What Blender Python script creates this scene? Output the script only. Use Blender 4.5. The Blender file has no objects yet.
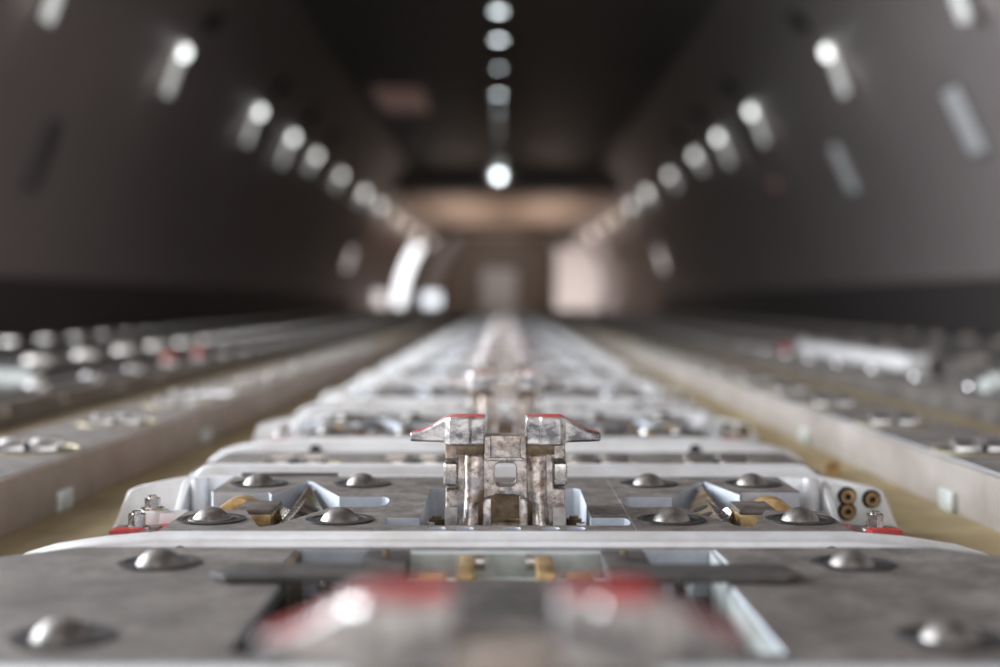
import bpy, bmesh, math, random
from mathutils import Vector, Matrix
random.seed(7)
PI = math.pi
scene = bpy.context.scene
COL = scene.collection
Z0 = 0.05                      # height of the roller deck above the cabin floor

# ------------------------------------------------------------------ materials
def new_mat(name):
    m = bpy.data.materials.new(name); m.use_nodes = True
    nt = m.node_tree; nt.nodes.clear()
    out = nt.nodes.new('ShaderNodeOutputMaterial')
    b = nt.nodes.new('ShaderNodeBsdfPrincipled')
    nt.links.new(b.outputs[0], out.inputs[0])
    return m, nt, b

def ramp(nt, src, p0, c0, p1, c1):
    r = nt.nodes.new('ShaderNodeValToRGB')
    e = r.color_ramp.elements
    e[0].position = p0; e[0].color = (*c0, 1); e[1].position = p1; e[1].color = (*c1, 1)
    nt.links.new(src, r.inputs[0]); return r.outputs[0]

def noise(nt, scale, detail=5, rough=.6, stretch=None):
    t = nt.nodes.new('ShaderNodeTexCoord')
    n = nt.nodes.new('ShaderNodeTexNoise')
    n.inputs['Scale'].default_value = scale; n.inputs['Detail'].default_value = detail
    n.inputs['Roughness'].default_value = rough
    if stretch:
        mp = nt.nodes.new('ShaderNodeMapping'); mp.inputs['Scale'].default_value = stretch
        nt.links.new(t.outputs['Object'], mp.inputs[0]); nt.links.new(mp.outputs[0], n.inputs['Vector'])
    else:
        nt.links.new(t.outputs['Object'], n.inputs['Vector'])
    return n.outputs['Fac']

def mixc(nt, fac, a, b):
    m = nt.nodes.new('ShaderNodeMix'); m.data_type = 'RGBA'
    for s, v in ((m.inputs[0], fac), (m.inputs[6], a), (m.inputs[7], b)):
        if isinstance(v, (int, float)): s.default_value = v
        elif isinstance(v, tuple): s.default_value = (*v, 1)
        else: nt.links.new(v, s)
    return m.outputs[2]

def up_facing(nt, lo=.6, hi=.9):
    g = nt.nodes.new('ShaderNodeTexCoord'); s = nt.nodes.new('ShaderNodeSeparateXYZ')
    nt.links.new(g.outputs['Normal'], s.inputs[0])
    mr = nt.nodes.new('ShaderNodeMapRange')
    mr.inputs[1].default_value = lo; mr.inputs[2].default_value = hi
    nt.links.new(s.outputs[2], mr.inputs[0]); return mr.outputs[0]

def bump(nt, b, src, strength, dist=.001):
    bp = nt.nodes.new('ShaderNodeBump'); bp.inputs['Strength'].default_value = strength
    bp.inputs['Distance'].default_value = dist
    nt.links.new(src, bp.inputs['Height']); nt.links.new(bp.outputs[0], b.inputs['Normal'])

def metal(name, c0, c1, scale=40, metallic=.8, rough=(.3, .5), lo=.35, hi=.65, bmp=.15, stretch=None):
    m, nt, b = new_mat(name)
    n = noise(nt, scale, 6, .65, stretch)
    nt.links.new(ramp(nt, n, lo, c0, hi, c1), b.inputs['Base Color'])
    b.inputs['Metallic'].default_value = metallic
    n2 = noise(nt, scale * 2.3, 4)
    r = nt.nodes.new('ShaderNodeMapRange'); r.inputs[3].default_value = rough[0]; r.inputs[4].default_value = rough[1]
    r.inputs[1].default_value = .3; r.inputs[2].default_value = .7
    nt.links.new(n2, r.inputs[0]); nt.links.new(r.outputs[0], b.inputs['Roughness'])
    if bmp: bump(nt, b, n2, bmp, .0006)
    return m

def worn_plate(name, top0, top1, side0, side1):
    m, nt, b = new_mat(name)
    n = noise(nt, 34, 9, .78); n2 = noise(nt, 170, 4, .7, (1, 4, 1)); n3 = noise(nt, 11, 6, .7)
    t = ramp(nt, n, .37, top0, .63, top1)
    t = mixc(nt, ramp(nt, n2, .55, (0, 0, 0), .8, (.45, .45, .45)), t, (.40, .38, .365))
    t = mixc(nt, ramp(nt, n3, .45, (0, 0, 0), .7, (.65, .65, .65)), t, (.095, .08, .072))
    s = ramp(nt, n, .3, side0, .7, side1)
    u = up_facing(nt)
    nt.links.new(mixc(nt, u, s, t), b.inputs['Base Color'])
    b.inputs['Metallic'].default_value = .25
    nt.links.new(ramp(nt, n, .35, (.7, .7, .7), .65, (.42, .42, .42)), b.inputs['Roughness'])
    bump(nt, b, n, .25, .0006)
    return m

def plain(name, c, rough=.5, metallic=0., var=.25, scale=12):
    m, nt, b = new_mat(name)
    n = noise(nt, scale, 5)
    d = tuple(x * (1 - var) for x in c)
    nt.links.new(ramp(nt, n, .3, d, .7, c), b.inputs['Base Color'])
    b.inputs['Roughness'].default_value = rough; b.inputs['Metallic'].default_value = metallic
    return m

def glow(name, c, s):
    m, nt, b = new_mat(name)
    b.inputs['Base Color'].default_value = (.8, .8, .8, 1)
    b.inputs['Emission Color'].default_value = (*c, 1); b.inputs['Emission Strength'].default_value = s
    return m

M = {}
M['plate'] = worn_plate('worn tray plate', (.075, .063, .056), (.275, .252, .236), (.42, .46, .52), (.60, .64, .70))
M['plate_dark'] = metal('dark worn steel plate', (.05, .046, .045), (.13, .12, .115), 30, .4, (.4, .6))
M['flange'] = metal('pale painted aluminium', (.62, .60, .58), (.82, .83, .85), 22, .25, (.28, .42), .25, .6, .05)
M['pan'] = metal('dirty tray pan', (.09, .075, .055), (.22, .19, .15), 30, .3, (.5, .7))
M['ball'] = metal('worn steel ball', (.14, .127, .118), (.33, .31, .295), 90, .8, (.36, .5), .3, .7, .05)
M['ring'] = metal('dark ball socket ring', (.035, .033, .032), (.085, .08, .078), 120, .5, (.4, .6))
M['circlip'] = metal('bright ring clip', (.3, .29, .28), (.5, .48, .46), 90, .9, (.3, .4))
M['gold'] = metal('yellow zinc plated steel', (.22, .13, .05), (.62, .43, .20), 55, .65, (.3, .5))
M['gold_dark'] = metal('stained zinc steel', (.085, .062, .04), (.36, .27, .18), 60, .7, (.35, .5))
M['gold_top'] = metal('grimy block top', (.07, .06, .055), (.2, .17, .15), 60, .5, (.45, .6))
M['bolt'] = metal('steel bolt', (.35, .31, .27), (.66, .64, .62), 120, .95, (.2, .35))
M['steel'] = metal('dull grey steel', (.13, .12, .115), (.38, .36, .345), 70, .6, (.4, .55))
M['chrome'] = metal('bright roller steel', (.55, .54, .53), (.85, .84, .84), 60, .95, (.13, .26), .3, .7, .03)
M['mirror'] = metal('polished roller', (.75, .74, .73), (.92, .91, .91), 60, 1, (.06, .12), .3, .7, 0)
M['rim'] = metal('yellowish caster rim', (.40, .34, .20), (.62, .55, .38), 60, .7, (.3, .45))
M['red'] = plain('red paint', (.50, .03, .022), .4, 0, .45, 60)
M['hole'] = plain('dark bore', (.012, .011, .01), .7)
M['track'] = metal('satin track aluminium', (.27, .232, .205), (.43, .395, .37), 9, .3, (.35, .5), .3, .7, .05)
M['track_tan'] = metal('tan stained track aluminium', (.25, .19, .15), (.40, .325, .27), 9, .3, (.4, .55), .3, .7, .05)  # floor bounce light painted into the left track colour
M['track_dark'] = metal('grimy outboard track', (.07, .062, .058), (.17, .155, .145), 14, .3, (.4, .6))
M['white_box'] = plain('white painted guide', (.60, .59, .59), .45, 0, .08)
M['pale_metal'] = metal('greenish pale metal', (.46, .50, .48), (.72, .76, .74), 40, .4, (.3, .45))
M['brown_metal'] = M['gold_dark']
def latch_steel():
    m, nt, b = new_mat('worn cast latch steel')
    n = noise(nt, 95, 8, .7); n2 = noise(nt, 38, 5, .6); n3 = noise(nt, 300, 3)
    c = ramp(nt, n, .38, (.17, .13, .105), .58, (.82, .74, .69))
    c = mixc(nt, ramp(nt, n2, .52, (0, 0, 0), .64, (.6, .6, .6)), c, (.40, .27, .16))
    c = mixc(nt, ramp(nt, noise(nt, 62, 5), .54, (0, 0, 0), .64, (.75, .75, .75)), c, (.24, .235, .26))
    nt.links.new(c, b.inputs['Base Color'])
    b.inputs['Metallic'].default_value = .7; b.inputs['Roughness'].default_value = .34
    bump(nt, b, n, .25, .0008)
    return m
M['latch'] = latch_steel()
def head_steel():
    m, nt, b = new_mat('bright latch head with red top')
    n = noise(nt, 62, 7, .65, (.6, 1, 1)); n2 = noise(nt, 160, 4)
    c = ramp(nt, n, .42, (.20, .19, .20), .58, (.86, .83, .81))
    w = nt.nodes.new('ShaderNodeMath'); w.operation = 'MULTIPLY'
    nt.links.new(up_facing(nt, .84, .90), w.inputs[0])
    nt.links.new(ramp(nt, n2, .30, (.0, .0, .0), .55, (1, 1, 1)), w.inputs[1])
    nt.links.new(mixc(nt, w.outputs[0], c, (.56, .025, .025)), b.inputs['Base Color'])
    mr = nt.nodes.new('ShaderNodeMapRange'); mr.inputs[3].default_value = .85; mr.inputs[4].default_value = .05
    nt.links.new(w.outputs[0], mr.inputs[0]); nt.links.new(mr.outputs[0], b.inputs['Metallic'])
    b.inputs['Roughness'].default_value = .42
    bump(nt, b, n, .3, .0008)
    return m
M['head'] = head_steel()
def floor_mat():
    m, nt, b = new_mat('cabin floor panels')
    g = nt.nodes.new('ShaderNodeNewGeometry'); s = nt.nodes.new('ShaderNodeSeparateXYZ')
    nt.links.new(g.outputs['Position'], s.inputs[0])
    ab = nt.nodes.new('ShaderNodeMath'); ab.operation = 'ABSOLUTE'; nt.links.new(s.outputs[0], ab.inputs[0])
    mr = nt.nodes.new('ShaderNodeMapRange'); mr.inputs[1].default_value = .78; mr.inputs[2].default_value = .82
    nt.links.new(ab.outputs[0], mr.inputs[0])
    n = noise(nt, 6, 8, .7); n2 = noise(nt, 40, 5, .7)
    olive = ramp(nt, n, .3, (.165, .12, .05), .7, (.36, .28, .145))
    olive = mixc(nt, ramp(nt, n2, .5, (0, 0, 0), .8, (.5, .5, .5)), olive, (.19, .15, .09))
    dark = ramp(nt, n, .3, (.035, .031, .03), .7, (.075, .068, .065))
    nt.links.new(mixc(nt, mr.outputs[0], olive, dark), b.inputs['Base Color'])
    b.inputs['Roughness'].default_value = .6
    return m
M['floor'] = floor_mat()
def wall_mat():
    m, nt, b = new_mat('grey cabin lining')
    g = nt.nodes.new('ShaderNodeNewGeometry'); sx = nt.nodes.new('ShaderNodeSeparateXYZ')
    nt.links.new(g.outputs['Position'], sx.inputs[0])
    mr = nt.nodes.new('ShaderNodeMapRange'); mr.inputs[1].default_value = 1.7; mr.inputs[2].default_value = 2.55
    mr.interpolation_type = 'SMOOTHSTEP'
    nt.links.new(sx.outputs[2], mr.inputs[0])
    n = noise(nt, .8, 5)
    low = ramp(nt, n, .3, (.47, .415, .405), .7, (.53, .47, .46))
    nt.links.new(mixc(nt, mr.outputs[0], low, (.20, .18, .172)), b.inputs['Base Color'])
    b.inputs['Roughness'].default_value = .5
    return m
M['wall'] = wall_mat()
M['ceiling'] = plain('dark ceiling panels', (.16, .143, .135), .5, 0, .2, 1.2)
M['beam'] = plain('brown ceiling beam', (.40, .34, .31), .6, 0, .1, 1.2)
M['ceil_tan'] = plain('tan forward ceiling', (.52, .41, .33), .6, 0, .1, 1.2)
M['base'] = plain('black kick strip', (.13, .118, .113), .6)
M['bulk'] = plain('brown forward bulkhead', (.16, .115, .085), .6)
M['pale_panel'] = plain('pale partition', (.78, .72, .70), .6, 0, .05)
M['grey_panel'] = plain('grey door panel', (.42, .385, .375), .6, 0, .05)
M['shade'] = glow('daylit window shade', (.9, .95, 1.0), .16)  # light streaks on the wall painted as a faint glow
M['vent'] = plain('dark vent', (.03, .027, .025), .6)
M['housing'] = plain('lamp housing', (.35, .35, .34), .5)
M['lens_cool'] = glow('cool lamp lens', (.88, .96, 1.0), 8.5)
M['lens_side'] = glow('side lamp lens', (.92, .94, .93), 3.3)
M['lens_dim'] = glow('dim side lamp lens', (.95, .93, .90), 2.3)
M['lens_warm'] = glow('warm lamp lens', (1.0, .82, .68), 1.7)
M['refl'] = glow('lit lamp reflector', (.90, .92, .90), .62)  # lamp wash on the lining painted as glow
M['win'] = glow('daylit window pane', (.88, .93, 1.0), 1.9)  # daylight patch painted as a glowing pane
M['rose'] = glow('rose lit panel', (1.0, .62, .52), .07)  # reddish patches of light painted as glow
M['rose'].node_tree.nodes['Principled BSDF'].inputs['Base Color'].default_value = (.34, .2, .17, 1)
M['pan_light'] = glow('dim cabin window', (1.0, .93, .91), 1.1)  # window glow, also paints the dimmer daylight patch

# ------------------------------------------------------------------ builders
class MB:
    def __init__(s): s.bm = bmesh.new()
    def box(s, x0, x1, y0, y1, z0, z1, rot=None, pivot=None):
        x0, x1 = min(x0, x1), max(x0, x1)
        r = bmesh.ops.create_cube(s.bm, size=1)
        M4 = Matrix.Translation(((x0+x1)/2, (y0+y1)/2, (z0+z1)/2)) @ Matrix.Diagonal((x1-x0, y1-y0, z1-z0, 1))
        if rot is not None:
            p = Vector(pivot) if pivot else Vector(((x0+x1)/2, (y0+y1)/2, (z0+z1)/2))
            M4 = Matrix.Translation(p) @ rot.to_4x4() @ Matrix.Translation(-p) @ M4
        bmesh.ops.transform(s.bm, matrix=M4, verts=r['verts']); return s
    def cyl(s, c, r, h, axis='Z', seg=24, r2=None, rot=None):
        q = bmesh.ops.create_cone(s.bm, cap_ends=True, segments=seg, radius1=r, radius2=r if r2 is None else r2, depth=h)
        R = {'Z': Matrix.Identity(4), 'X': Matrix.Rotation(PI/2, 4, 'Y'), 'Y': Matrix.Rotation(PI/2, 4, 'X')}[axis]
        if rot is not None: R = rot.to_4x4() @ R
        bmesh.ops.transform(s.bm, matrix=Matrix.Translation(c) @ R, verts=q['verts']); return s
    def sph(s, c, r, seg=32, sc=(1, 1, 1)):
        q = bmesh.ops.create_uvsphere(s.bm, u_segments=seg, v_segments=seg // 2, radius=r)
        bmesh.ops.transform(s.bm, matrix=Matrix.Translation(c) @ Matrix.Diagonal((*sc, 1)), verts=q['verts']); return s
    def ring(s, c, ri, ro, z0, z1, seg=40, axis='Z'):
        vs = []
        for k in range(seg):
            a = 2*PI*k/seg; ca, sa = math.cos(a), math.sin(a)
            q = []
            for (r, z) in ((ri, z0), (ro, z0), (ro, z1), (ri, z1)):
                p = Vector((r*ca, r*sa, z)) if axis == 'Z' else Vector((r*ca, z, r*sa))
                q.append(s.bm.verts.new(p + Vector(c)))
            vs.append(q)
        for k in range(seg):
            a, b = vs[k], vs[(k+1) % seg]
            for i in range(4):
                j = (i+1) % 4
                s.bm.faces.new((a[i], b[i], b[j], a[j]))
        return s
    def prism(s, pts, lo, hi, plane='XY'):
        def P(u, v, w):
            return {'XY': (u, v, w), 'XZ': (u, w, v), 'YZ': (w, u, v)}[plane]
        a = [s.bm.verts.new(P(u, v, lo)) for u, v in pts]
        b = [s.bm.verts.new(P(u, v, hi)) for u, v in pts]
        n = len(pts)
        s.bm.faces.new(a[::-1]); s.bm.faces.new(b)
        for i in range(n):
            s.bm.faces.new((a[i], a[(i+1) % n], b[(i+1) % n], b[i]))
        return s
    def loft(s, rings, closed_profile=True):
        R = [[s.bm.verts.new(p) for p in r] for r in rings]
        n = len(R[0])
        for a, b in zip(R, R[1:]):
            for i in range(n): s.bm.faces.new((a[i], a[(i+1) % n], b[(i+1) % n], b[i]))
        s.bm.faces.new(R[0][::-1]); s.bm.faces.new(R[-1]); return s
    def hexbolt(s, c, r=.006, h=.007, washer=True):
        x, y, z = c
        if washer: s.cyl((x, y, z+.0008), r*1.45, .0016, seg=20)
        s.cyl((x, y, z+.0016+h/2), r, h, seg=6)
        s.cyl((x, y, z+.0016+h+.001), r*.55, .002, seg=12); return s
    def build(s, name, mat, parent=None, org=(0, 0, 0), bevel=0, seg=2, smooth=True, ang=40, sharp=35):
        bm = s.bm
        bmesh.ops.recalc_face_normals(bm, faces=bm.faces[:])
        if bevel:
            ed = [e for e in bm.edges if len(e.link_faces) == 2 and e.calc_face_angle(0) > math.radians(ang)]
            bmesh.ops.bevel(bm, geom=ed, offset=bevel, segments=seg, profile=.6, affect='EDGES', clamp_overlap=True)
        bmesh.ops.translate(bm, vec=-Vector(org), verts=bm.verts[:])
        me = bpy.data.meshes.new(name); 
        if smooth:
            for f in bm.faces: f.smooth = True
            for e in bm.edges:
                if len(e.link_faces) == 2 and e.calc_face_angle(0) > math.radians(sharp): e.smooth = False
        bm.to_mesh(me); bm.free()
        return link(name, me, mat, parent)

def link(name, me, mat, parent=None):
    me.materials.clear(); me.materials.append(mat)
    o = bpy.data.objects.new(name, me); COL.objects.link(o)
    if parent is not None: o.parent = parent
    return o

def outline_plate(loops, lo, hi, name, mat, parent, org, bevel=.0006, plane='XY'):
    """flat plate from an outer loop and hole loops, built through a filled curve"""
    cu = bpy.data.curves.new(name, 'CURVE'); cu.dimensions = '2D'; cu.fill_mode = 'BOTH'
    for lp in loops:
        sp = cu.splines.new('POLY'); sp.points.add(len(lp) - 1); sp.use_cyclic_u = True
        for p, (u, v) in zip(sp.points, lp): p.co = (u, v, 0, 1)
    cu.extrude = (hi - lo) / 2 - bevel; cu.bevel_depth = bevel; cu.bevel_resolution = 1; cu.offset = -bevel
    o = bpy.data.objects.new(name + '_c', cu); COL.objects.link(o)
    dg = bpy.context.evaluated_depsgraph_get()
    me = bpy.data.meshes.new_from_object(o.evaluated_get(dg))
    bpy.data.objects.remove(o); bpy.data.curves.remove(cu)
    mid = (hi + lo) / 2
    for v in me.vertices:
        x, y, z = v.co
        p = Vector((x, y, z + mid)) if plane == 'XY' else Vector((x, mid - z, y))
        v.co = p - Vector(org)
    me.name = name
    bm = bmesh.new(); bm.from_mesh(me)
    bmesh.ops.remove_doubles(bm, verts=bm.verts[:], dist=1e-6)
    bmesh.ops.recalc_face_normals(bm, faces=bm.faces[:])
    for f in bm.faces: f.smooth = False
    bm.to_mesh(me); bm.free()
    return link(name, me, mat, parent)

def rrect(x0, x1, y0, y1, r, n=5, corners=(1, 1, 1, 1)):
    pts = []
    for k, (cx, cy, a0) in enumerate(((x1-r, y1-r, 0), (x0+r, y1-r, 90), (x0+r, y0+r, 180), (x1-r, y0+r, 270))):
        if corners[k]:
            for i in range(n+1):
                a = math.radians(a0 + 90*i/n); pts.append((cx+r*math.cos(a), cy+r*math.sin(a)))
        else:
            pts.append([(x1, y1), (x0, y1), (x0, y0), (x1, y0)][k])
    return pts
def circ(x, y, r, n=20): return [(x+r*math.cos(2*PI*k/n), y+r*math.sin(2*PI*k/n)) for k in range(n)]
def mir(pts, s): return pts if s > 0 else [(-x, y) for x, y in pts][::-1]

def empty(name, loc, label=None, cat=None, group=None):
    o = bpy.data.objects.new(name, None); COL.objects.link(o); o.location = loc
    o.empty_display_size = .05
    tag(o, label, cat, group); return o
def tag(o, label=None, cat=None, group=None, kind=None):
    for k, v in (('label', label), ('category', cat), ('group', group), ('kind', kind)):
        if v: o[k] = v
    return o
KIDS = {}
def kids(o): return [c for c in ALL if c.parent is o]
def copy_tree(o, parent=None, depth=3):
    c = o.copy(); COL.objects.link(c)
    if parent is not None: c.parent = parent
    if depth > 0:
        for ch in o.children: copy_tree(ch, c, depth - 1)
    return c
def place(proto, loc, label, cat, group=None, first=False, rz=0):
    o = proto if first else copy_tree(proto)
    o.location = loc; o.rotation_euler.z = rz
    o['label'] = label; o['category'] = cat
    if group: o['group'] = group
    elif 'group' in o: del o['group']
    return o

# ------------------------------------------------------------------ shared pieces
def flange(name, y0, y1, st, parent, org, cham=.008, drop=.003, mat=None, zb=-.05, holes=None):
    full = [(-x, z) for x, z in st[::-1]] + st if st[0][0] > 0 else st
    rings = []
    for x, zt in full:
        rings.append([(x, y0, zb), (x, y0, max(zt-drop, zb+.001)), (x, y0+cham, max(zt, zb+.0015)), (x, y1, max(zt, zb+.0015)), (x, y1, zb)])
    return MB().loft(rings).build(name, mat or M['flange'], parent, org, bevel=.0008, seg=1, ang=30)

def ball_unit(x, y, parent, org, clip=False, z=0):
    r = MB().ring((x, y, z), .0142, .0233, -.006, .0007).ring((x, y, z), .0190, .0236, .0003, .0013).build('ball_unit', M['ring'], parent, org)
    b = MB().sph((x, y, z-.005), .0142).build('ball', M['ball'], r, org)
    if clip: MB().ring((x, y, z), .0133, .0158, 0, .0018).build('ring_clip', M['circlip'], r, org)
    return r

def caster(x, y, parent, org, z=0, r=.048):
    d = MB().cyl((x, y, z-.004), r, .008, seg=40).ring((x, y, z), r*.92, r, -.001, .0015, 40).build('caster_disc', M['rim'], parent, org, bevel=.0006, seg=1)
    MB().cyl((x, y, z+.0006), r*.86, .0016, seg=36).build('disc_cover', M['ring'], d, org)
    for k in (-1, 1):
        q = MB().cyl((x+k*.0165, y, z+.0005), .0125, .0265, 'X', 24).build('roller', M['chrome'], d, org, bevel=.001)
    MB().box(x-.0025, x+.0025, y-.009, y+.009, z, z+.007).build('roller_bracket', M['ring'], d, org)
    return d

# ------------------------------------------------------------------ upright latch
def make_latch():
    org = (0, 1.02, -Z0 + .008)
    root = empty('pallet_latch', (0, 1.02, .008), 'x', 'latch')
    arch = [(.0205, -.042), (.0203, .0030), (.0180, .0058), (.0125, .0090), (.006, .0105), (0, .0108)]
    arch_full = arch + [(-x, z) for x, z in arch[::-1][1:]]
    out = [(-.0295, -.042), (-.0295, .040), (-.0151, .040), (-.0151, .0535), (.0151, .0535), (.0151, .040), (.0295, .040), (.0295, -.042)]
    body = outline_plate([out + arch_full, rrect(-.0079, .0079, .0166, .0340, .004)], 1.006, 1.030, 'latch_body', M['latch'], root, org, .0009, 'XZ')
    # columns, slabs, crossbar: cast onto the body
    m = MB()
    for s in (-1, 1):
        # half-round front column, flaring to a cut foot
        prof = [(.0154, .0395), (.0154, -.013), (.0154, -.040)]
        rings = []
        for z, rx, ry, cx in ((.0402, .0070, .0045, .0224), (.0390, .0076, .0058, .0224), (.0070, .0076, .0060, .0224), (.0040, .0052, .0062, .0253), (-.004, .0055, .0075, .0255), (-.010, .0060, .0112, .0259), (-.042, .0060, .0112, .0259)):
            rings.append([(s*cx + rx*math.cos(a), 1.008 + ry*math.sin(a), z) for a in [PI + PI*k/12 for k in range(13)]] + [(s*cx+rx, 1.016, z), (s*cx-rx, 1.016, z)])
        MB().loft(rings).build('front_column', M['latch'], body, org, bevel=.0005, seg=1)
    m = MB()
    for s in (-1, 1):
        o_ = [(.0285, -.042), (.0437, -.042), (.0437, .0145), (.0350, .0145), (.0350, .0362), (.0437, .0362), (.0437, .0472), (.0285, .0472)]
        MB().prism(mir(o_, s), 1.011, 1.034, 'XZ').build('side_slab', M['latch'], body, org, bevel=.0008, seg=1)
    m = MB()
    for s in (-1, 1): MB().box(s*.0152, s*.0358, 1.0095, 1.031, .0395, .0475).build('packing_block', M['gold_dark'], body, org, bevel=.0008)
    # crossbar lip with hollow face, inner arch walls
    m = MB().prism([(-.0151, .0535), (-.0151, .0365), (-.0105, .0380), (-.0105, .0535)], 1.002, 1.008, 'XZ')
    m.prism([(.0151, .0535), (.0105, .0535), (.0105, .0380), (.0151, .0365)], 1.002, 1.008, 'XZ')
    m.box(-.0151, .0151, 1.0035, 1.008, .0355, .0385)
    m.build('crossbar', M['latch'], body, org, bevel=.0006, seg=1)
    for s in (-1, 1):
        MB().box(s*.0105, s*.0166, 1.020, 1.040, -.042, .006).build('inner_cheek', M['latch'], body, org, bevel=.001)
    MB().box(-.024, .024, 1.062, 1.074, -.036, .0030).build('back_stop', M['gold_dark'], root, org, bevel=.001)
    MB().cyl((0, 1.034, -.016), .0055, .03, 'X', 20).build('pivot_pin', M['gold_dark'], root, org)
    for s in (-1, 1):
        MB().box(s*.0345, s*.0452, 1.0075, 1.033, .0166, .0342).build('side_roller', M['head'] if False else M['bolt'], root, org, bevel=.0032, seg=3)
    for s in (-1, 1):
        st = [(.0149, .0478, .0664, 1.0035), (.0158, .0470, .0675, 1.0025), (.0245, .0470, .0678, 1.0010), (.0262, .0470, .0678, .9985), (.0400, .0470, .0677, .9985),
              (.0436, .0472, .0664, 1.0040), (.0440, .0488, .0661, 1.0042), (.0480, .0489, .0641, 1.0050), (.0530, .0490, .0610, 1.0058), (.0590, .0491, .0582, 1.0066), (.0640, .0492, .0566, 1.0075), (.0688, .0493, .0557, 1.0085), (.0694, .0500, .0550, 1.0100)]
        rings = []
        for x, zl, zh, yf in st:
            yb = 1.031 - max(0, x - .044) * .35
            rings.append([(s*x, yf + .0012, zl), (s*x, yf, zl + .0012), (s*x, yf, zh - .0016), (s*x, yf + .0022, zh), (s*x, yb, zh), (s*x, yb, zl)])
        MB().loft(rings).build('latch_head', M['head'], root, org, bevel=.0005, seg=1, ang=25, sharp=14)
    # feet of the latch in the tray well
    MB().box(-.058, .058, .952, 1.108, -.042, -.036).build('base_plate', M['pan'], root, org, bevel=.0008)
    for s in (-1, 1):
        MB().box(s*.034, s*.0432, .985, 1.002, -.040, .0035, Matrix.Rotation(math.radians(-8), 3, 'X')).build('link_arm', M['steel'], root, org, bevel=.0008)
        MB().hexbolt((s*.0515, .985, -.036), .0062, .012).build('bolt', M['gold_dark'], root, org)
        MB().hexbolt((s*.051, 1.03, -.036), .0065, .024).build('bolt', M['gold_dark'], root, org)
        MB().cyl((s*.0525, .965, -.022), .0055, .028, seg=18).cyl((s*.0525, .965, -.006), .0035, .006, seg=6).build('spring_stud', M['bolt'], root, org)
    return root

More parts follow.
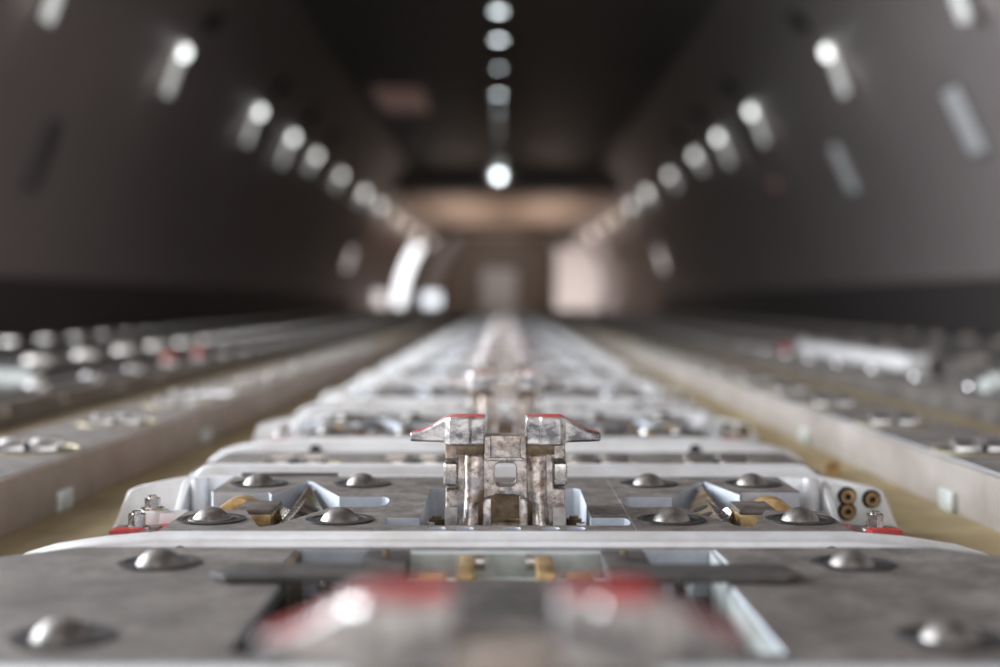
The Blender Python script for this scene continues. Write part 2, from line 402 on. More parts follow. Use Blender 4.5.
# ------------------------------------------------------------------ latch tray (the one in focus)
ST_F = [(.225, 0), (.262, -.003), (.295, -.008), (.315, -.014), (.328, -.024), (.336, -.040), (.339, -.048)]
ST_R = [(.272, 0.0), (.290, -.003), (.318, -.009), (.3265, -.0124), (.331, -.0228), (.336, -.036), (.341, -.046)]
def make_latch_tray():
    org = (0, 1.05, -Z0)
    root = empty('roller_tray', (0, 1.05, 0), 'x', 'tray')
    f = flange('front_flange', .890, .911, ST_F, root, org)
    for s in (-1, 1):
        MB().cyl((s*.2095, .8896, -.013), .0068, .003, 'Y', 20).build('bore_hole', M['hole'], f, org)
    r = flange('rear_flange', 1.200, 1.207, ST_R, root, org, cham=.001, drop=.001)
    MB().box(-.335, .335, .911, 1.200, -.050, -.043).build('base_pan', M['pan'], root, org)
    ctr_out = [(-.0865, .911), (.0865, .911), (.0865, 1.198), (-.0865, 1.198)]
    well = [(-.0600, .934), (.0600, .934), (.0880, .934), (.0845, .934)]
    w = [(-.060, .934), (.060, .934), (.080, .934)] + [(.0815+.004*math.cos(a), .9505+.0165*math.sin(a)) for a in [-PI/2+PI*k/8 for k in range(1, 8)]] + [(.080, .967), (.060, .967), (.060, 1.115), (.055, 1.12),
         (-.055, 1.12), (-.060, 1.115), (-.060, .967), (-.083, .967), (-.083, .934)]
    holes = [circ(x, .9215, .0062) for x in (-.046, -.0275, 0.004, .030, .047)]
    c = outline_plate([ctr_out, w] + holes, -.030, 0, 'center_plate', M['plate'], root, org, .0003)
    MB().box(-.0865, .0865, .913, .931, -.032, -.012).build('hole_backing', M['pan'], c, org)
    for s in (-1, 1):
        main = [(.0866, .911), (.229, .911), (.2295, .997), (.220, 1.0005), (.188, 1.003), (.1655, .9275), (.1560, .9345), (.1297, 1.0135), (.1240, 1.019)]
        slot = [(.0955, 1.019)] + [(.0955 - .0075*math.sin(a), 1.045 - .026*math.cos(a)) for a in [PI*k/8 for k in range(1, 8)]] + [(.0955, 1.071), (.1286, 1.071)]
        back = [(.160, 1.155), (.1665, 1.1635), (.183, 1.083), (.1875, 1.0965), (.2315, 1.0965), (.2345, 1.105), (.2345, 1.198), (.0866, 1.198)]
        p = outline_plate([mir(main + slot + back, s)], -.030, 0, 'side_plate', M['plate'], root, org, .0003)
        for (bx, by, cl) in ((.2035, .957, True), (.1145, .956, False), (.204, 1.147, False), (.1185, 1.147, False)):
            ball_unit(s*bx, by, root, org, cl and s < 0)
        # swivel guide in the diagonal pocket
        g = MB().box(s*.1715, s*.197, 1.012, 1.056, -.036, -.0045).build('guide_block', M['gold'], root, org, bevel=.0012)
        MB().box(s*.1708, s*.198, 1.0105, 1.057, -.0045, -.0010).build('block_cap', M['gold_top'], g, org, bevel=.0007)
        pr = [(.226*math.cos(0) - .226 + .0, 0)]
        hump = [(.196 + .024*math.cos(a), -.034 + .033*math.sin(a)) for a in [PI*k/14 for k in range(15)]]
        MB().prism(mir([(x + .010, z) for x, z in hump], s), 1.070, 1.090, 'XZ').build('guide_hump', M['gold'], g, org, bevel=.0012)
        MB().box(s*.164, s*.184, .968, .990, -.040, -.017).build('guide_foot', M['gold'], g, org, bevel=.001)
        # triangular pressed bracket, leaning, with two holes
        a = Vector((s*.1575, .948, -.007)); b2 = Vector((s*.1632, 1.150, -.0015)); c2 = Vector((s*.134, 1.048, -.016)); d2 = Vector((s*.146, .985, -.018))
        mb = MB(); n = (b2-a).cross(c2-a).normalized() * .0016
        if n.z < 0: n = -n
        mb.loft([[a-n, b2-n, c2-n, d2-n], [a+n, b2+n, c2+n, d2+n]])
        br = mb.build('swivel_bracket', M['gold_dark'], root, org, bevel=.0008, seg=1)
        MB().prism(mir([(.157, .946), (.1640, 1.150), (.1585, 1.150), (.1520, .946)], s), -.0075, -.0035).build('bracket_rim', M['bolt'], br, org, bevel=.0006)
        for t in (.35, .6):
            q = a.lerp(b2, t).lerp(c2, .42)
            MB().cyl(q, .0062, .0040, seg=20, rot=n.to_track_quat('Z', 'Y').to_matrix()).build('bracket_hole', M['hole'], br, org)
        rt = Matrix.Rotation(math.radians(-50*s), 3, 'Z') @ Matrix.Rotation(math.radians(62), 3, 'X')
        mb = MB().cyl((s*.1685, 1.045, -.012), .0062, .011, seg=6, rot=rt).cyl(Vector((s*.1685, 1.045, -.012)) - rt @ Vector((0, 0, .007)), .0088, .002, seg=20, rot=rt)
        mb.cyl(Vector((s*.1685, 1.045, -.012)) - rt @ Vector((0, 0, .018)), .004, .024, seg=14, rot=rt)
        mb.build('bolt', M['bolt'], br, org)
        MB().box(s*.166, s*.186, .995, 1.10, -.043, -.037).build('pocket_floor', M['gold_dark'], br, org)
        # outer end: gusset, red clamp, fixings
        MB().prism([(1.200, -.043), (1.200, -.001), (1.186, -.003), (1.130, -.040), (1.120, -.043)], s*.2705, s*.2765, 'YZ').build('gusset', M['flange'], root, org, bevel=.0008, seg=1)
        MB().cyl((s*.262, 1.186, -.021), .007, .043, seg=18).build('corner_post', M['flange'], root, org)
        cl = MB().prism(mir([(.2440, -.030), (.2715, -.030), (.2685, -.0040), (.2475, -.0040)], s), .936, .952, 'XZ')
        cl.prism(mir([(.2405, .950), (.2710, .950), (.2690, .990), (.2380, 1.010), (.2300, .985)], s), -.030, -.0100)
        cl.box(s*.230, s*.270, .93, 1.0, -.043, -.029)
        cl = cl.build('clamp', M['red'], root, org, bevel=.0012)
        MB().prism(mir([(.2480, .953), (.2670, .953), (.2650, .984), (.2450, .990)], s), -.0101, -.0085).build('clamp_washer', M['circlip'], cl, org)
        MB().hexbolt((s*.2590, .972, -.0085), .0062, .0090).build('bolt', M['bolt'], cl, org)
        if s < 0:
            bo = MB().cyl((s*.2715, 1.065, -.026), .0125, .034, seg=24).prism([(-.2715, 1.054), (-.246, 1.058), (-.246, 1.074), (-.2715, 1.076)], -.043, -.0105).build('boss', M['flange'], root, org, bevel=.0012)
            MB().hexbolt((s*.2715, 1.065, -.009), .0062, .0075).build('bolt', M['bolt'], bo, org)
        else:
            bp = MB().prism([(.2805, -.043), (.2805, -.0075), (.2850, -.0060), (.3180, -.0140), (.3235, -.0190), (.3265, -.043)], 1.1955, 1.1995, 'XZ').build('bracket_plate', M['pale_metal'], root, org, bevel=.0012)
            for (x, z) in ((.2945, -.0165), (.3155, -.0190), (.2945, -.0295)):
                rv = MB().ring((x, 1.1925, z), .0030, .0058, -.002, .003, 24, 'Y').build('rivet', M['gold'], bp, org)
                MB().cyl((x, 1.1935, z), .0031, .002, 'Y', 16).build('rivet_core', M['hole'], bp, org)
                MB().ring((x, 1.1948, z), .0058, .0082, 0, .0008, 24, 'Y').build('rivet_seal', M['hole'], bp, org)
    MB().box(-.228, -.145, 1.198, 1.2005, .0002, .003).build('stop_strip', M['plate_dark'], root, org)
    return root

# ------------------------------------------------------------------ caster tray
def make_caster_tray():
    org = (0, 1.37, -Z0)
    root = empty('roller_tray', (0, 1.37, 0), 'x', 'tray')
    flange('front_flange', 1.245, 1.262, [(.262, .004), (.272, .003), (.283, -.006), (.300, -.022), (.318, -.046)], root, org, cham=.004, drop=.001)
    flange('rear_flange', 1.488, 1.494, [(.27, -.011), (.285, -.013), (.296, -.020), (.302, -.044)], root, org, cham=.001, drop=.001)
    pl = [(-.282, 1.262), (.282, 1.262), (.298, 1.31), (.298, 1.488), (-.298, 1.488), (-.298, 1.31)]
    MB().prism(pl, -.030, -.010).build('top_plate', M['plate'], root, org, bevel=.001)
    MB().box(-.29, .29, 1.262, 1.488, -.050, -.031).build('base_pan', M['pan'], root, org)
    for x in (-.203, -.086, .089, .203): caster(x, 1.345, root, org, -.0095)
    return root

# ------------------------------------------------------------------ foreground tray
def make_front_tray():
    org = (0, .71, -Z0)
    root = empty('roller_tray', (0, .71, 0), 'sharp', 'tray')
    outer = [(-.300, .575), (.300, .575), (.335, .60), (.335, .785), (.262, .851), (-.262, .851), (-.335, .785), (-.335, .60)]
    op = [(-.120, .592), (.120, .592), (.120, .742), (.129, .775), (.127, .843), (-.127, .843), (-.129, .775), (-.120, .742)]
    p = outline_plate([outer, op], -.030, 0, 'top_plate', M['plate'], root, org, .0009)
    flange('rear_lip', .8515, .856, [(.255, -.001), (.262, -.004), (.30, -.040), (.304, -.046)], root, org, .001, .001)
    flange('front_flange', .556, .5745, [(.30, -.001), (.32, -.01), (.335, -.045)], root, org)
    MB().box(-.33, .33, .580, .846, -.050, -.041).build('base_pan', M['pan'], root, org)
    for s in (-1, 1):
        ball_unit(s*.199, .795, root, org); ball_unit(s*.199, .619, root, org)
        MB().prism(mir([(.0560, .738), (.150, .738), (.160, .748), (.156, .768), (.146, .775), (.0560, .771)], s), .0004, .0045).build('cross_strap', M['plate_dark'], root, org, bevel=.001)
        a = MB().box(s*.0575, s*.0840, .740, .850, -.012, -.0005).build('strap_arm', M['plate_dark'], root, org, bevel=.001)
        MB().hexbolt((s*.070, .815, -.0005), .0032, .0015, False).build('screw', M['gold_dark'], a, org)
        MB().box(s*.060, s*.099, .600, .736, -.030, -.006).build('inner_cover', M['plate_dark'], root, org, bevel=.001)
        MB().prism([(.595, -.03), (.735, -.03), (.735, -.002), (.595, -.002)], s*.1165, s*.1198, 'YZ').build('guide_edge', M['pale_metal'] if s > 0 else M['hole'], root, org)  # left edge painted black for its unlit side
        MB().box(s*.124, s*.127, .777, .842, -.04, -.001).build('pocket_wall', M['pale_metal'] if s > 0 else M['gold_dark'], root, org)  # left wall painted darker, facing away from the light
        MB().hexbolt((s*.101, .783, -.04), .006, .030).build('bolt', M['bolt'], root, org)
        g = MB().box(s*.034, s*.050, .763, .795, -.03, -.004).build('stop_block', M['gold'], root, org, bevel=.002)
        MB().box(s*.0175, s*.027, .757, .812, -.035, .0020).build('stop_cheek', M['gold'], root, org, bevel=.0015)
        MB().cyl((s*.016, .812, -.002), .0045, .008, 'X', 18).build('stop_pin', M['bolt'], root, org)
    MB().box(-.056, .056, .596, .755, -.014, -.001).build('center_cover', M['plate_dark'], root, org, bevel=.001)
    MB().box(-.0575, .0575, .800, .806, -.040, -.010).box(-.0575, .0575, .833, .842, -.040, -.001).build('cross_web', M['pale_metal'], root, org)
    MB().box(-.0575, .0575, .757, .800, -.041, -.034).build('well_floor', M['gold_dark'], root, org)
    return root

# ------------------------------------------------------------------ place trays and latches
bt = make_latch_tray(); ct = make_caster_tray(); at = make_front_tray(); la = make_latch()
at['label'] = 'nearest grey ball tray, blurred, with dark straps and cover plates at its middle'
GF = 'cross trays far down the deck'
ords = {1: 'first', 2: 'second', 3: 'third', 4: 'fourth', 5: 'fifth'}
P = .64
nB = 40
place(bt, (0, 1.05, 0), 'sharp grey ball tray holding the latch in focus, red clamps at both ends', 'tray', first=True)
place(ct, (0, 1.37, 0), 'low tray of swivel caster discs right behind the tray in focus', 'tray', first=True)
near = {1: ('pale tray with round bores in its front flange under the second upright latch', 'second caster disc tray, behind the tray of the second upright latch'),
        2: ('blurred pale latch tray under the third upright latch', 'blurred third caster disc tray, behind the tray of the third upright latch'),
        3: ('blurred pale latch tray under the fourth upright latch', 'blurred fourth caster disc tray, behind the tray of the fourth upright latch')}
def strip_parts(o, keep):
    for ch in list(o.children):
        if ch.name.split('.')[0] not in keep:
            for g in list(ch.children): bpy.data.objects.remove(g)
            bpy.data.objects.remove(ch)
        else:
            for g in list(ch.children):
                if g.name.split('.')[0] not in keep: bpy.data.objects.remove(g)
bt_far = copy_tree(bt); strip_parts(bt_far, ('front_flange', 'rear_flange', 'base_pan', 'center_plate', 'side_plate', 'ball_unit', 'ball', 'guide_block', 'clamp'))
ct_far = copy_tree(ct); strip_parts(ct_far, ('front_flange', 'rear_flange', 'top_plate', 'base_pan', 'caster_disc', 'roller'))
bt_end = copy_tree(bt); strip_parts(bt_end, ('front_flange', 'rear_flange', 'base_pan', 'center_plate', 'side_plate'))
ct_end = copy_tree(ct); strip_parts(ct_end, ('front_flange', 'rear_flange', 'top_plate', 'base_pan'))
fb = fc = eb = True
place(bt, (0, 1.05 - P - .016, 0), 'tray at the lower edge of the photo under the red topped foreground latch', 'tray')
for i in range(1, nB):
    y = 1.05 + P*i
    if i in near:
        place(bt, (0, y, 0), near[i][0], 'tray'); place(ct, (0, y + .32, 0), near[i][1], 'tray')
    elif i < 9:
        place(bt_far, (0, y, 0), 'blurred pale latch tray part way down the deck beyond the fourth latch', 'tray', 'latch trays in the middle distance', fb)
        place(ct_far, (0, y + .32, 0), 'blurred pale caster tray part way down the deck beyond the fourth latch', 'tray', 'caster trays in the middle distance', fb); fb = False
    else:
        place(bt_end, (0, y, 0), 'thin blurred pale tray line far down the deck near the forward wall', 'tray', GF, eb)
        place(ct_end, (0, y + .32, 0), 'thin blurred pale tray line far down the deck near the forward wall', 'tray', GF, eb); eb = False
lab = ['upright twin headed steel latch in sharp focus at the middle of the photo',
       'second upright steel latch, blurred directly behind the sharp one',
       'third upright steel latch, blurred, two behind the sharp one',
       'fourth upright steel latch, blurred, three behind the sharp one']
la_far = copy_tree(la); strip_parts(la_far, ('latch_body', 'front_column', 'side_slab', 'latch_head', 'side_roller', 'base_plate'))
lf = True
place(la, (0, 1.02, .008), lab[0], 'latch', first=True)
place(la, (0, .40, .008), 'closest upright latch, badly blurred with red heads at the lower edge', 'latch')
for i in range(1, nB):
    if i < 4: place(la, (0, 1.02 + P*i, .008), lab[i], 'latch')
    else:
        place(la_far, (0, 1.02 + P*i, .008), 'small blurred latch in the far line of reddish latches along the deck centre', 'latch', 'latches far down the deck centre', lf); lf = False

# ------------------------------------------------------------------ roller tracks along the deck
Y_END = 26.5
for s, side in ((-1, 'left'), (1, 'right')):
    # inboard track with caster discs
    t = empty('roller_track', (s*.50, 1, 0), f'satin metal track of round caster discs along the {side} of the cross trays', 'track')
    org = (s*.50, 1, -Z0)
    ch = MB().prism(mir([(.430, -.050), (.430, -.0035), (.4325, -.002), (.570, -.002), (.5725, -.0035), (.5725, -.050)], s), .2, Y_END, 'XZ').build('channel', M['track'] if s > 0 else M['track_tan'], t, org)
    MB().prism(mir([(.437, -.002), (.566, -.002), (.566, -.0012), (.437, -.0012)], s), .2, Y_END, 'XZ').build('top_strip', M['plate'], t, org)
    for k in range(2):
        MB().box(s*.424, s*.430, 1.32 + .32*k*2, 1.36 + .32*k*2, -.05, -.03).build('foot_clip', M['pale_metal'], t, org, bevel=.002)
    d0 = caster(s*.487, 1.42, t, org, -.001, .05)
    for k in range(-1, 77):
        if k == 0: continue
        d = copy_tree(d0, t, 1 if k < 12 else 0); d.location = (0, .32*k, 0)
    # outboard track with bright rollers and side bolts
    t2 = empty('roller_track', (s*.87, 1, 0), f'dark outboard track of bright rollers, first beyond the {side} caster track', 'track')
    org = (s*.87, 1, -Z0)
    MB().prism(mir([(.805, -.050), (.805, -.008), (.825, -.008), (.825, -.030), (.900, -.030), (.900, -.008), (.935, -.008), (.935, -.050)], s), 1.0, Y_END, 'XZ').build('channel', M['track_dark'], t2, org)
    r0 = MB().cyl((s*.858, 2.54, -.006), .013, .034, 'X', 28).build('roller', M['mirror'], t2, org, bevel=.005, seg=3)
    b0 = MB().cyl((s*.803, 2.50, -.026), .008, .012, 'X', 12).cyl((s*.797, 2.50, -.026), .005, .004, 'X', 6).build('bolt', M['chrome'], t2, org)
    for k in range(-3, 74):
        if k == 0: continue
        c = copy_tree(r0, t2); c.location = (0, .335*k, 0)
        if k < 12:
            for dy in (0, .05):
                c = copy_tree(b0, t2); c.location = (0, .335*k + dy, 0)
    # two more tracks towards the wall
    for xx, word, yy in ((1.23, 'second', 2.2), (1.95, 'third', 4.0)):
        t3 = empty('roller_track', (s*xx, yy, 0), f'dim outboard roller track, {word} beyond the {side} caster track, in shadow', 'track')
        org = (s*xx, yy, -Z0)
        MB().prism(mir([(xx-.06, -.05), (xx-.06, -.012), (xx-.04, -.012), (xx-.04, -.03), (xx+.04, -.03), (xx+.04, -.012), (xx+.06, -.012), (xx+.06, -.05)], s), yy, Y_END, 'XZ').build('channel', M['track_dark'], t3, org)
        r0 = MB().cyl((s*xx, yy + .2, -.006), .018, .07, 'X', 20).build('roller', M['bolt'], t3, org, bevel=.003)
        for k in range(1, int((Y_END - yy - .4) / .42)):
            c = copy_tree(r0, t3); c.location = (0, .42*k, 0)

def stop(x, y, label):
    r = empty('pallet_stop', (x, y, .042), label, 'stop')
    org = (0, 0, 0)
    MB().prism([(-.02, 0), (.02, 0), (.02, .014), (.004, .019), (-.02, .019)], -.014, .014, 'YZ').build('stop_body', M['red'], r, org, bevel=.003)
    MB().cyl((-.006, 0, .019), .008, .004, seg=16).build('pivot_cap', M['bolt'], r, org)
stop(-.918, 3.78, 'small red pallet stop on the left outboard track')
stop(-.918, 4.15, 'second small red pallet stop, behind the first on the left outboard track')
stop(.918, 4.55, 'small red pallet stop on the right outboard track')

g = empty('side_guide', (1.10, 4.4, 0), 'long white painted guide box lying beyond the right outboard track', 'guide')
MB().box(-.03, .03, -.70, .70, 0, .058).build('guide_box', M['white_box'], g, (0, 0, 0), bevel=.004)
MB().box(-.045, .045, -.68, .68, 0, .012).build('guide_foot', M['pale_metal'], g, (0, 0, 0), bevel=.002)
for s, lb in ((1, 'pale greenish bearing block near the right edge of the photo, on the outboard track'), (-1, 'pale bearing block near the left edge of the photo, on the outboard track')):
    g = empty('bearing_block', (s*(.90 if s > 0 else .935), 2.46 if s > 0 else 2.62, .0425), lb, 'block')
    MB().box(-.055, .055, -.025, .025, 0, .022).box(-.04, .04, -.02, .02, .02, .032).build('block_body', M['pale_metal'], g, (0, 0, 0), bevel=.003)
    for k in (-1, 1): MB().hexbolt((k*.047, 0, .022), .006, .006).build('bolt', M['bolt'], g, (0, 0, 0))
g = empty('cross_bar', (-.485, 2.20, .048), 'polished cross bar lying over the left caster track', 'bar')
MB().box(-.052, .052, -.012, .012, .001, .011).build('bar', M['chrome'], g, (0, 0, 0), bevel=.003)
for k in range(4): MB().cyl((-.039+.026*k, 0, .012), .007, .004, seg=14).build('stud', M['chrome'], g, (0, 0, 0))
# loose orange fastener on the floor
g = MB().hexbolt((0, 0, 0), .009, .012).build('loose_nut', M['gold']); g.location = (.382, 1.62, 0)
tag(g, 'orange brown nut lying on the olive floor right of the trays', 'nut')

# ------------------------------------------------------------------ cabin shell
R0 = 3.06
YA, YB = -4.0, 43.0
def rad(y):
    if y < 27: return R0
    t = (y - 27) / 16
    return R0 * (1 - .30 * t ** 1.3)
def wall(side):
    s = -1 if side == 'left' else 1
    bm = bmesh.new()
    ys = [YA + .5*k for k in range(int((YB - YA) / .5) + 1)]
    n = 22; a0 = math.asin(-.0 / R0); a1 = math.radians(57)
    g = []
    for y in ys:
        r = rad(y)
        g.append([bm.verts.new((s*r*math.cos(a0 + (a1-a0)*k/n), y, R0*math.sin(a0 + (a1-a0)*k/n) * (1 if y < 27 else (1 - .15*((y-27)/16))))) for k in range(n+1)])
    for i in range(len(ys)-1):
        for k in range(n):
            zc = (g[i][k].co.z + g[i][k+1].co.z) / 2; yc = ys[i] + .25
            if s < 0 and .5 < yc < 4.5 and .15 < zc < 2.5: continue        # open cargo door
            if s < 0 and 34.0 < yc < 36.0 and .1 < zc < 1.7: continue   # open crew door
            bm.faces.new((g[i][k], g[i][k+1], g[i+1][k+1], g[i+1][k]) if s > 0 else (g[i][k], g[i+1][k], g[i+1][k+1], g[i][k+1]))
    for f in bm.faces: f.smooth = True
    me = bpy.data.meshes.new('wall_' + side); bm.to_mesh(me); bm.free()
    return tag(link('wall_' + side, me, M['wall']), kind='structure')
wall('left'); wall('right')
me = MB().box(-3.2, 3.2, YA, YB, -.06, 0).build('floor', M['floor']); tag(me, kind='structure')
ZC = R0*math.sin(math.radians(57)); XC = R0*math.cos(math.radians(57))
tag(MB().box(-XC-.05, XC+.05, YA, 25.0, ZC, ZC+.05).build('ceiling', M['ceiling']), kind='structure')
tag(MB().box(-XC-.4, XC+.4, 25.0, YB, 2.20, 2.25).build('ceiling_2', M['ceil_tan']), kind='structure')
tag(MB().box(-2.3, 2.3, 24.9, 25.0, 2.20, ZC+.2).build('trim_1', M['beam']), kind='structure')
tag(MB().box(-2.3, 2.3, YB-.05, YB+.05, 0, 2.7).build('wall_front', M['bulk']), kind='structure')
for s, side in ((-1, 'left'), (1, 'right')):
    tag(MB().box(s*3.00, s*3.04, 5.0, 27.0, 0, .36).build('baseboard_' + side, M['base']), kind='structure')
for k, y in enumerate((8, 11, 14, 17, 20, 23)):
    for s in (-1, 1):
        pass
# forward end: pale partition, grey door
tag(MB().box(1.30, 2.50, 36.0, 36.06, .02, 1.62).build('wall_partition', M['pale_panel']), kind='structure')
d = tag(MB().box(-.75, .35, 42.80, 42.94, .0, 1.25).build('door_1', M['grey_panel'], bevel=.02), kind='structure')
tag(MB().box(-.85, -.75, 42.78, 42.94, 0, 1.35).box(.35, .45, 42.78, 42.94, 0, 1.35).box(-.85, .45, 42.78, 42.94, 1.25, 1.35).build('trim_2', M['bulk']), kind='structure')
# glowing boxes made up for the low daylight patches by the forward doorway
g = empty('work_lamp', (-1.78, 33.5, 0), 'low bright work lamp on the floor right of the open forward doorway', 'lamp')
MB().box(-.24, .24, -.06, .10, .08, .48).build('lamp_case', M['housing'], g, (0, 0, 0), bevel=.02)
MB().box(-.20, .20, -.075, -.055, .13, .44).build('lamp_glass', M['win'], g, (0, 0, 0), bevel=.006)
for x in (-.18, .18): MB().box(x-.03, x+.03, -.1, .14, 0, .10).build('foot', M['pan'], g, (0, 0, 0))
g = empty('work_lamp', (-2.88, 30.0, 0), 'dimmer low work lamp on the floor left of the open forward doorway', 'lamp')
g.location.x = -2.70
MB().box(-.16, .16, -.06, .10, .08, .48).build('lamp_case', M['housing'], g, (0, 0, 0), bevel=.02)
MB().box(-.13, .13, -.075, -.055, .13, .44).build('lamp_glass', M['pan_light'], g, (0, 0, 0), bevel=.006)
for x in (-.11, .11): MB().box(x-.03, x+.03, -.1, .14, 0, .10).build('foot', M['pan'], g, (0, 0, 0))

# ------------------------------------------------------------------ lights as fittings
def ceiling_light(x, y, z, r, mat, label, group=None):
    t = empty('ceiling_light', (x, y, z), label, 'lamp', group)
    MB().ring((0, 0, 0), r, r*1.35, -.03, 0, 28).build('housing', M['housing'], t)
    MB().sph((0, 0, -.012), r, 24, (1, 1, .45)).build('lens', mat, t)
w = ['nearest', 'second', 'third', 'fourth', 'fifth', 'sixth', 'seventh', 'eighth', 'ninth', 'tenth', 'eleventh']
cy = [11.2, 12.4, 13.9, 15.65, 17.0, 18.2, 19.3]
for k, y in enumerate(cy):
    ceiling_light(-.07*y/14, y, ZC, .056 if k in (0, 1, 3) else .042, M['lens_cool'] if k < 5 else M['lens_side'], f'round ceiling lamp in the middle row overhead, {w[k]} from the top of the photo')
t = empty('ceiling_light', (-.12, 24.80, 2.46), 'brightest round lamp on the dark beam at the end of the ceiling', 'lamp')
MB().ring((0, 0, 0), .075, .10, -.05, .03, 28, 'Y').build('housing', M['housing'], t)
MB().sph((0, -.02, 0), .075, 24, (1, .4, 1)).build('lens', M['lens_cool'], t)

sideD = [7.3, 9.87, 12.9, 14.9, 16.75, 19.3, 22.4, 25.2, 28.4, 30.5, 33.3, 36.5]
for s, side in ((-1, 'left'), (1, 'right')):
    for k, y in enumerate(sideD):
        sc_ = 1 if y < 27 else (1 - .15*((y-27)/16))
        a = math.radians(40.8); r = rad(y) * .985
        warm = y > 27.5
        t = empty('wall_light', (s*r*math.cos(a), y, R0*.985*math.sin(a)*sc_), f'round lamp with lit reflector on the {side} wall, {w[k] if k < 11 else "farthest"} of its row', 'lamp')
        # local frame: x' runs down the wall
        t.rotation_euler = (0, -s*.36, 0)
        # glowing plate paints in the lamp wash down the lining below the lens
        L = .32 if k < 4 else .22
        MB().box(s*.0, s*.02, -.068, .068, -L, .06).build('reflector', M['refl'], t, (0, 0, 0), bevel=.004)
        MB().ring((0, 0, 0), .055, .07, -.04, .04, 24, 'Y').build('lens_ring', M['housing'], t)
        MB().sph((-s*.02, 0, 0), .05 if k < 6 else .08, 20, (.6, 1, 1)).build('lens', M['lens_warm'] if warm else (M['lens_side'] if k < 4 else M['lens_dim']), t)
        if 1 <= k <= 4 or k == 0:
            a2 = math.radians(46.5); r2 = R0 * .993
            v = empty('wall_vent', (s*r2*math.cos(a2), y + .1, r2*math.sin(a2)), f'dark round vent above the {w[k]} lamp on the {side} wall', 'vent')
            v.rotation_euler = (0, (-a2 if s > 0 else a2), 0)
            MB().ring((0, 0, 0), .07, .09, -.02, .02, 24).build('vent_rim', M['vent'], v).rotation_euler = (0, PI/2, 0)
            MB().cyl((0, 0, 0), .07, .02, seg=24).build('vent_grille', M['vent'], v).rotation_euler = (0, PI/2, 0)
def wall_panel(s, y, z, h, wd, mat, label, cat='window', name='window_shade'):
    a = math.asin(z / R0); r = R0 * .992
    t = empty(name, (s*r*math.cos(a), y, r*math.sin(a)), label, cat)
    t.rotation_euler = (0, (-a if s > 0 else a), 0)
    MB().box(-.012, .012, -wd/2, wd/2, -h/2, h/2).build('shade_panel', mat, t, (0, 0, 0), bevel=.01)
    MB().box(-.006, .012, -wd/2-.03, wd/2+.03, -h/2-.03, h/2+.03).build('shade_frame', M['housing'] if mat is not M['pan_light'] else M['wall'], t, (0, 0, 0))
wall_panel(1, 8.35, 1.30, .42, .26, M['shade'], 'pale window shade at the right edge, the brighter of the two on the right wall')  # glowing panel paints in a light streak on the lining
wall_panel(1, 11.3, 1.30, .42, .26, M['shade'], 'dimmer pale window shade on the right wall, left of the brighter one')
wall_panel(1, 13.9, 1.40, .16, .3, M['rose'], 'small pinkish panel on the right wall left of the window shades', 'panel', 'wall_panel')  # panel painting in a faint pink glow
wall_panel(-1, 8.5, 1.12, .40, .2, M['grey_panel'], 'dull window shade high on the left wall at the left edge')  # plain panel painted in for a dim light streak
wall_panel(-1, 25.6, 1.0, .42, .34, M['pan_light'], 'small lit window on the left wall left of the forward doorway', 'window', 'cabin_window')
wall_panel(1, 25.6, 1.0, .42, .34, M['pan_light'], 'small lit window on the right wall right of the pale partition', 'window', 'cabin_window')
t = empty('access_panel', (-1.2, 16.2, ZC - .002), 'reddish access panel on the dark ceiling left of the middle lamps', 'panel')  # made-up panel painting a lit patch on the ceiling
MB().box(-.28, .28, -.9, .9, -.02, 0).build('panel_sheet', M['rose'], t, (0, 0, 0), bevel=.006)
for y in (-.8, .8): MB().cyl((0, y, -.022), .03, .01, seg=14).build('panel_latch', M['bolt'], t)

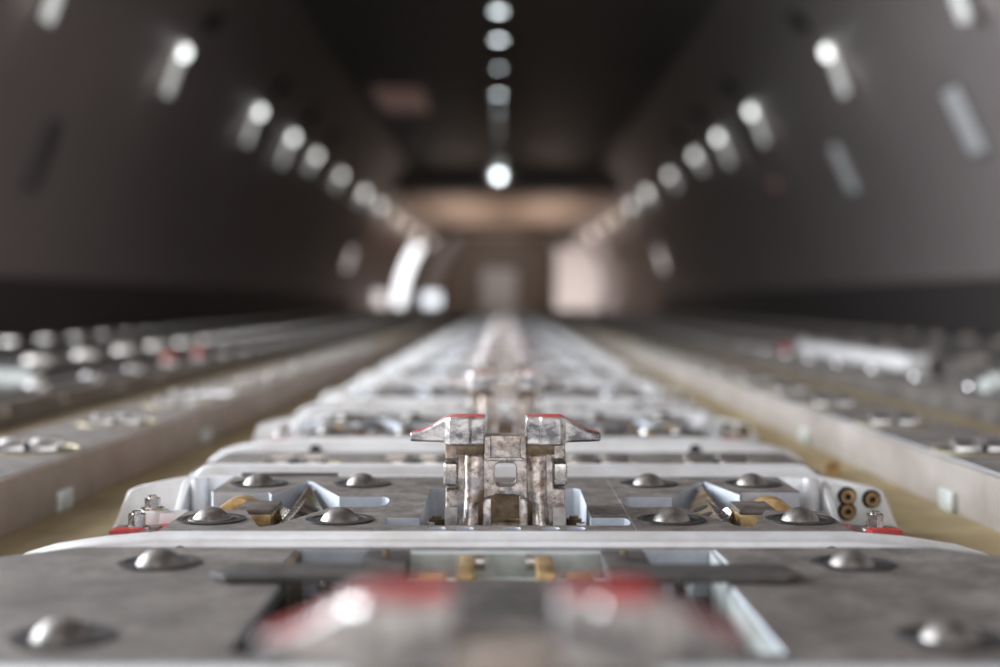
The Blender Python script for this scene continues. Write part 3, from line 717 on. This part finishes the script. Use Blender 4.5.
# ------------------------------------------------------------------ light
wd = bpy.data.worlds.new('overcast sky'); scene.world = wd; wd.use_nodes = True
bg = wd.node_tree.nodes['Background']; bg.inputs[0].default_value = (.97, .97, 1.0, 1); bg.inputs[1].default_value = 2.35
def area(name, loc, rot, sx, sy, power=None, col=(1, 1, 1), portal=False):
    l = bpy.data.lights.new(name, 'AREA'); l.shape = 'RECTANGLE'; l.size = sx; l.size_y = sy; l.color = col
    if power: l.energy = power
    l.cycles.is_portal = portal
    o = bpy.data.objects.new(name, l); COL.objects.link(o); o.location = loc; o.rotation_euler = rot; return o
area('rear_opening', (0, YA - .02, 1.3), (PI/2, 0, 0), 6.1, 2.7, portal=True)
area('side_opening', (-3.2, 2.5, 1.3), (0, -PI/2, 0), 2.6, 4.2, portal=True)
# unseen fill lights added above and behind the camera to brighten the deck
for y, e in ((-1.5, 10), (2.2, 5), (5.6, 4.5), (8.8, 5)):
    area('overhead_lamp', (-.5, y, ZC - .03), (0, 0, 0), .9, 1.6, e, (1, .90, .83))
# daylight through the open cargo door on the left
area('cargo_door_daylight', (-3.3, 2.6, 1.5), (0, -PI/2, 0), 2.2, 3.8, 380, (.88, .94, 1))
# warm fill lights added for the forward end
for x in (-.95, .95):        # floating upward fills added to brighten the low ceiling
    area('cove_lamp', (x, 31, 1.35), (PI, 0, 0), 1.0, 9, 34, (1, .80, .68))
area('partition_lamp', (1.45, 32.3, 1.7), (math.radians(66), 0, -.08), 1.2, .5, 22, (1, .93, .90)).data.spread = math.radians(75)  # unseen fill added to brighten the partition
area('partition_lamp', (-.2, 40, 2.0), (math.radians(50), 0, 0), 1.2, .4, 36, (1, .95, .93))  # unseen fill added to brighten the end door

# ------------------------------------------------------------------ camera
cam = bpy.data.cameras.new('camera'); co = bpy.data.objects.new('camera', cam); COL.objects.link(co)
cam.lens = 50; cam.sensor_width = 36
co.location = (0, 0, .15 + Z0)
co.rotation_euler = (PI/2 - math.atan(30.5/1389), 0, math.atan(5.4/1389))
cam.clip_start = .01; cam.clip_end = 200
cam.dof.use_dof = True; cam.dof.focus_distance = .99; cam.dof.aperture_fstop = 2.9
scene.camera = co
scene.view_settings.view_transform = 'Standard'
scene.view_settings.look = 'None'
scene.view_settings.exposure = 0.0
scene.view_settings.gamma = 1.0
scene.cycles.use_denoising = True
scene.cycles.sample_clamp_indirect = 6
scene.cycles.max_bounces = 8
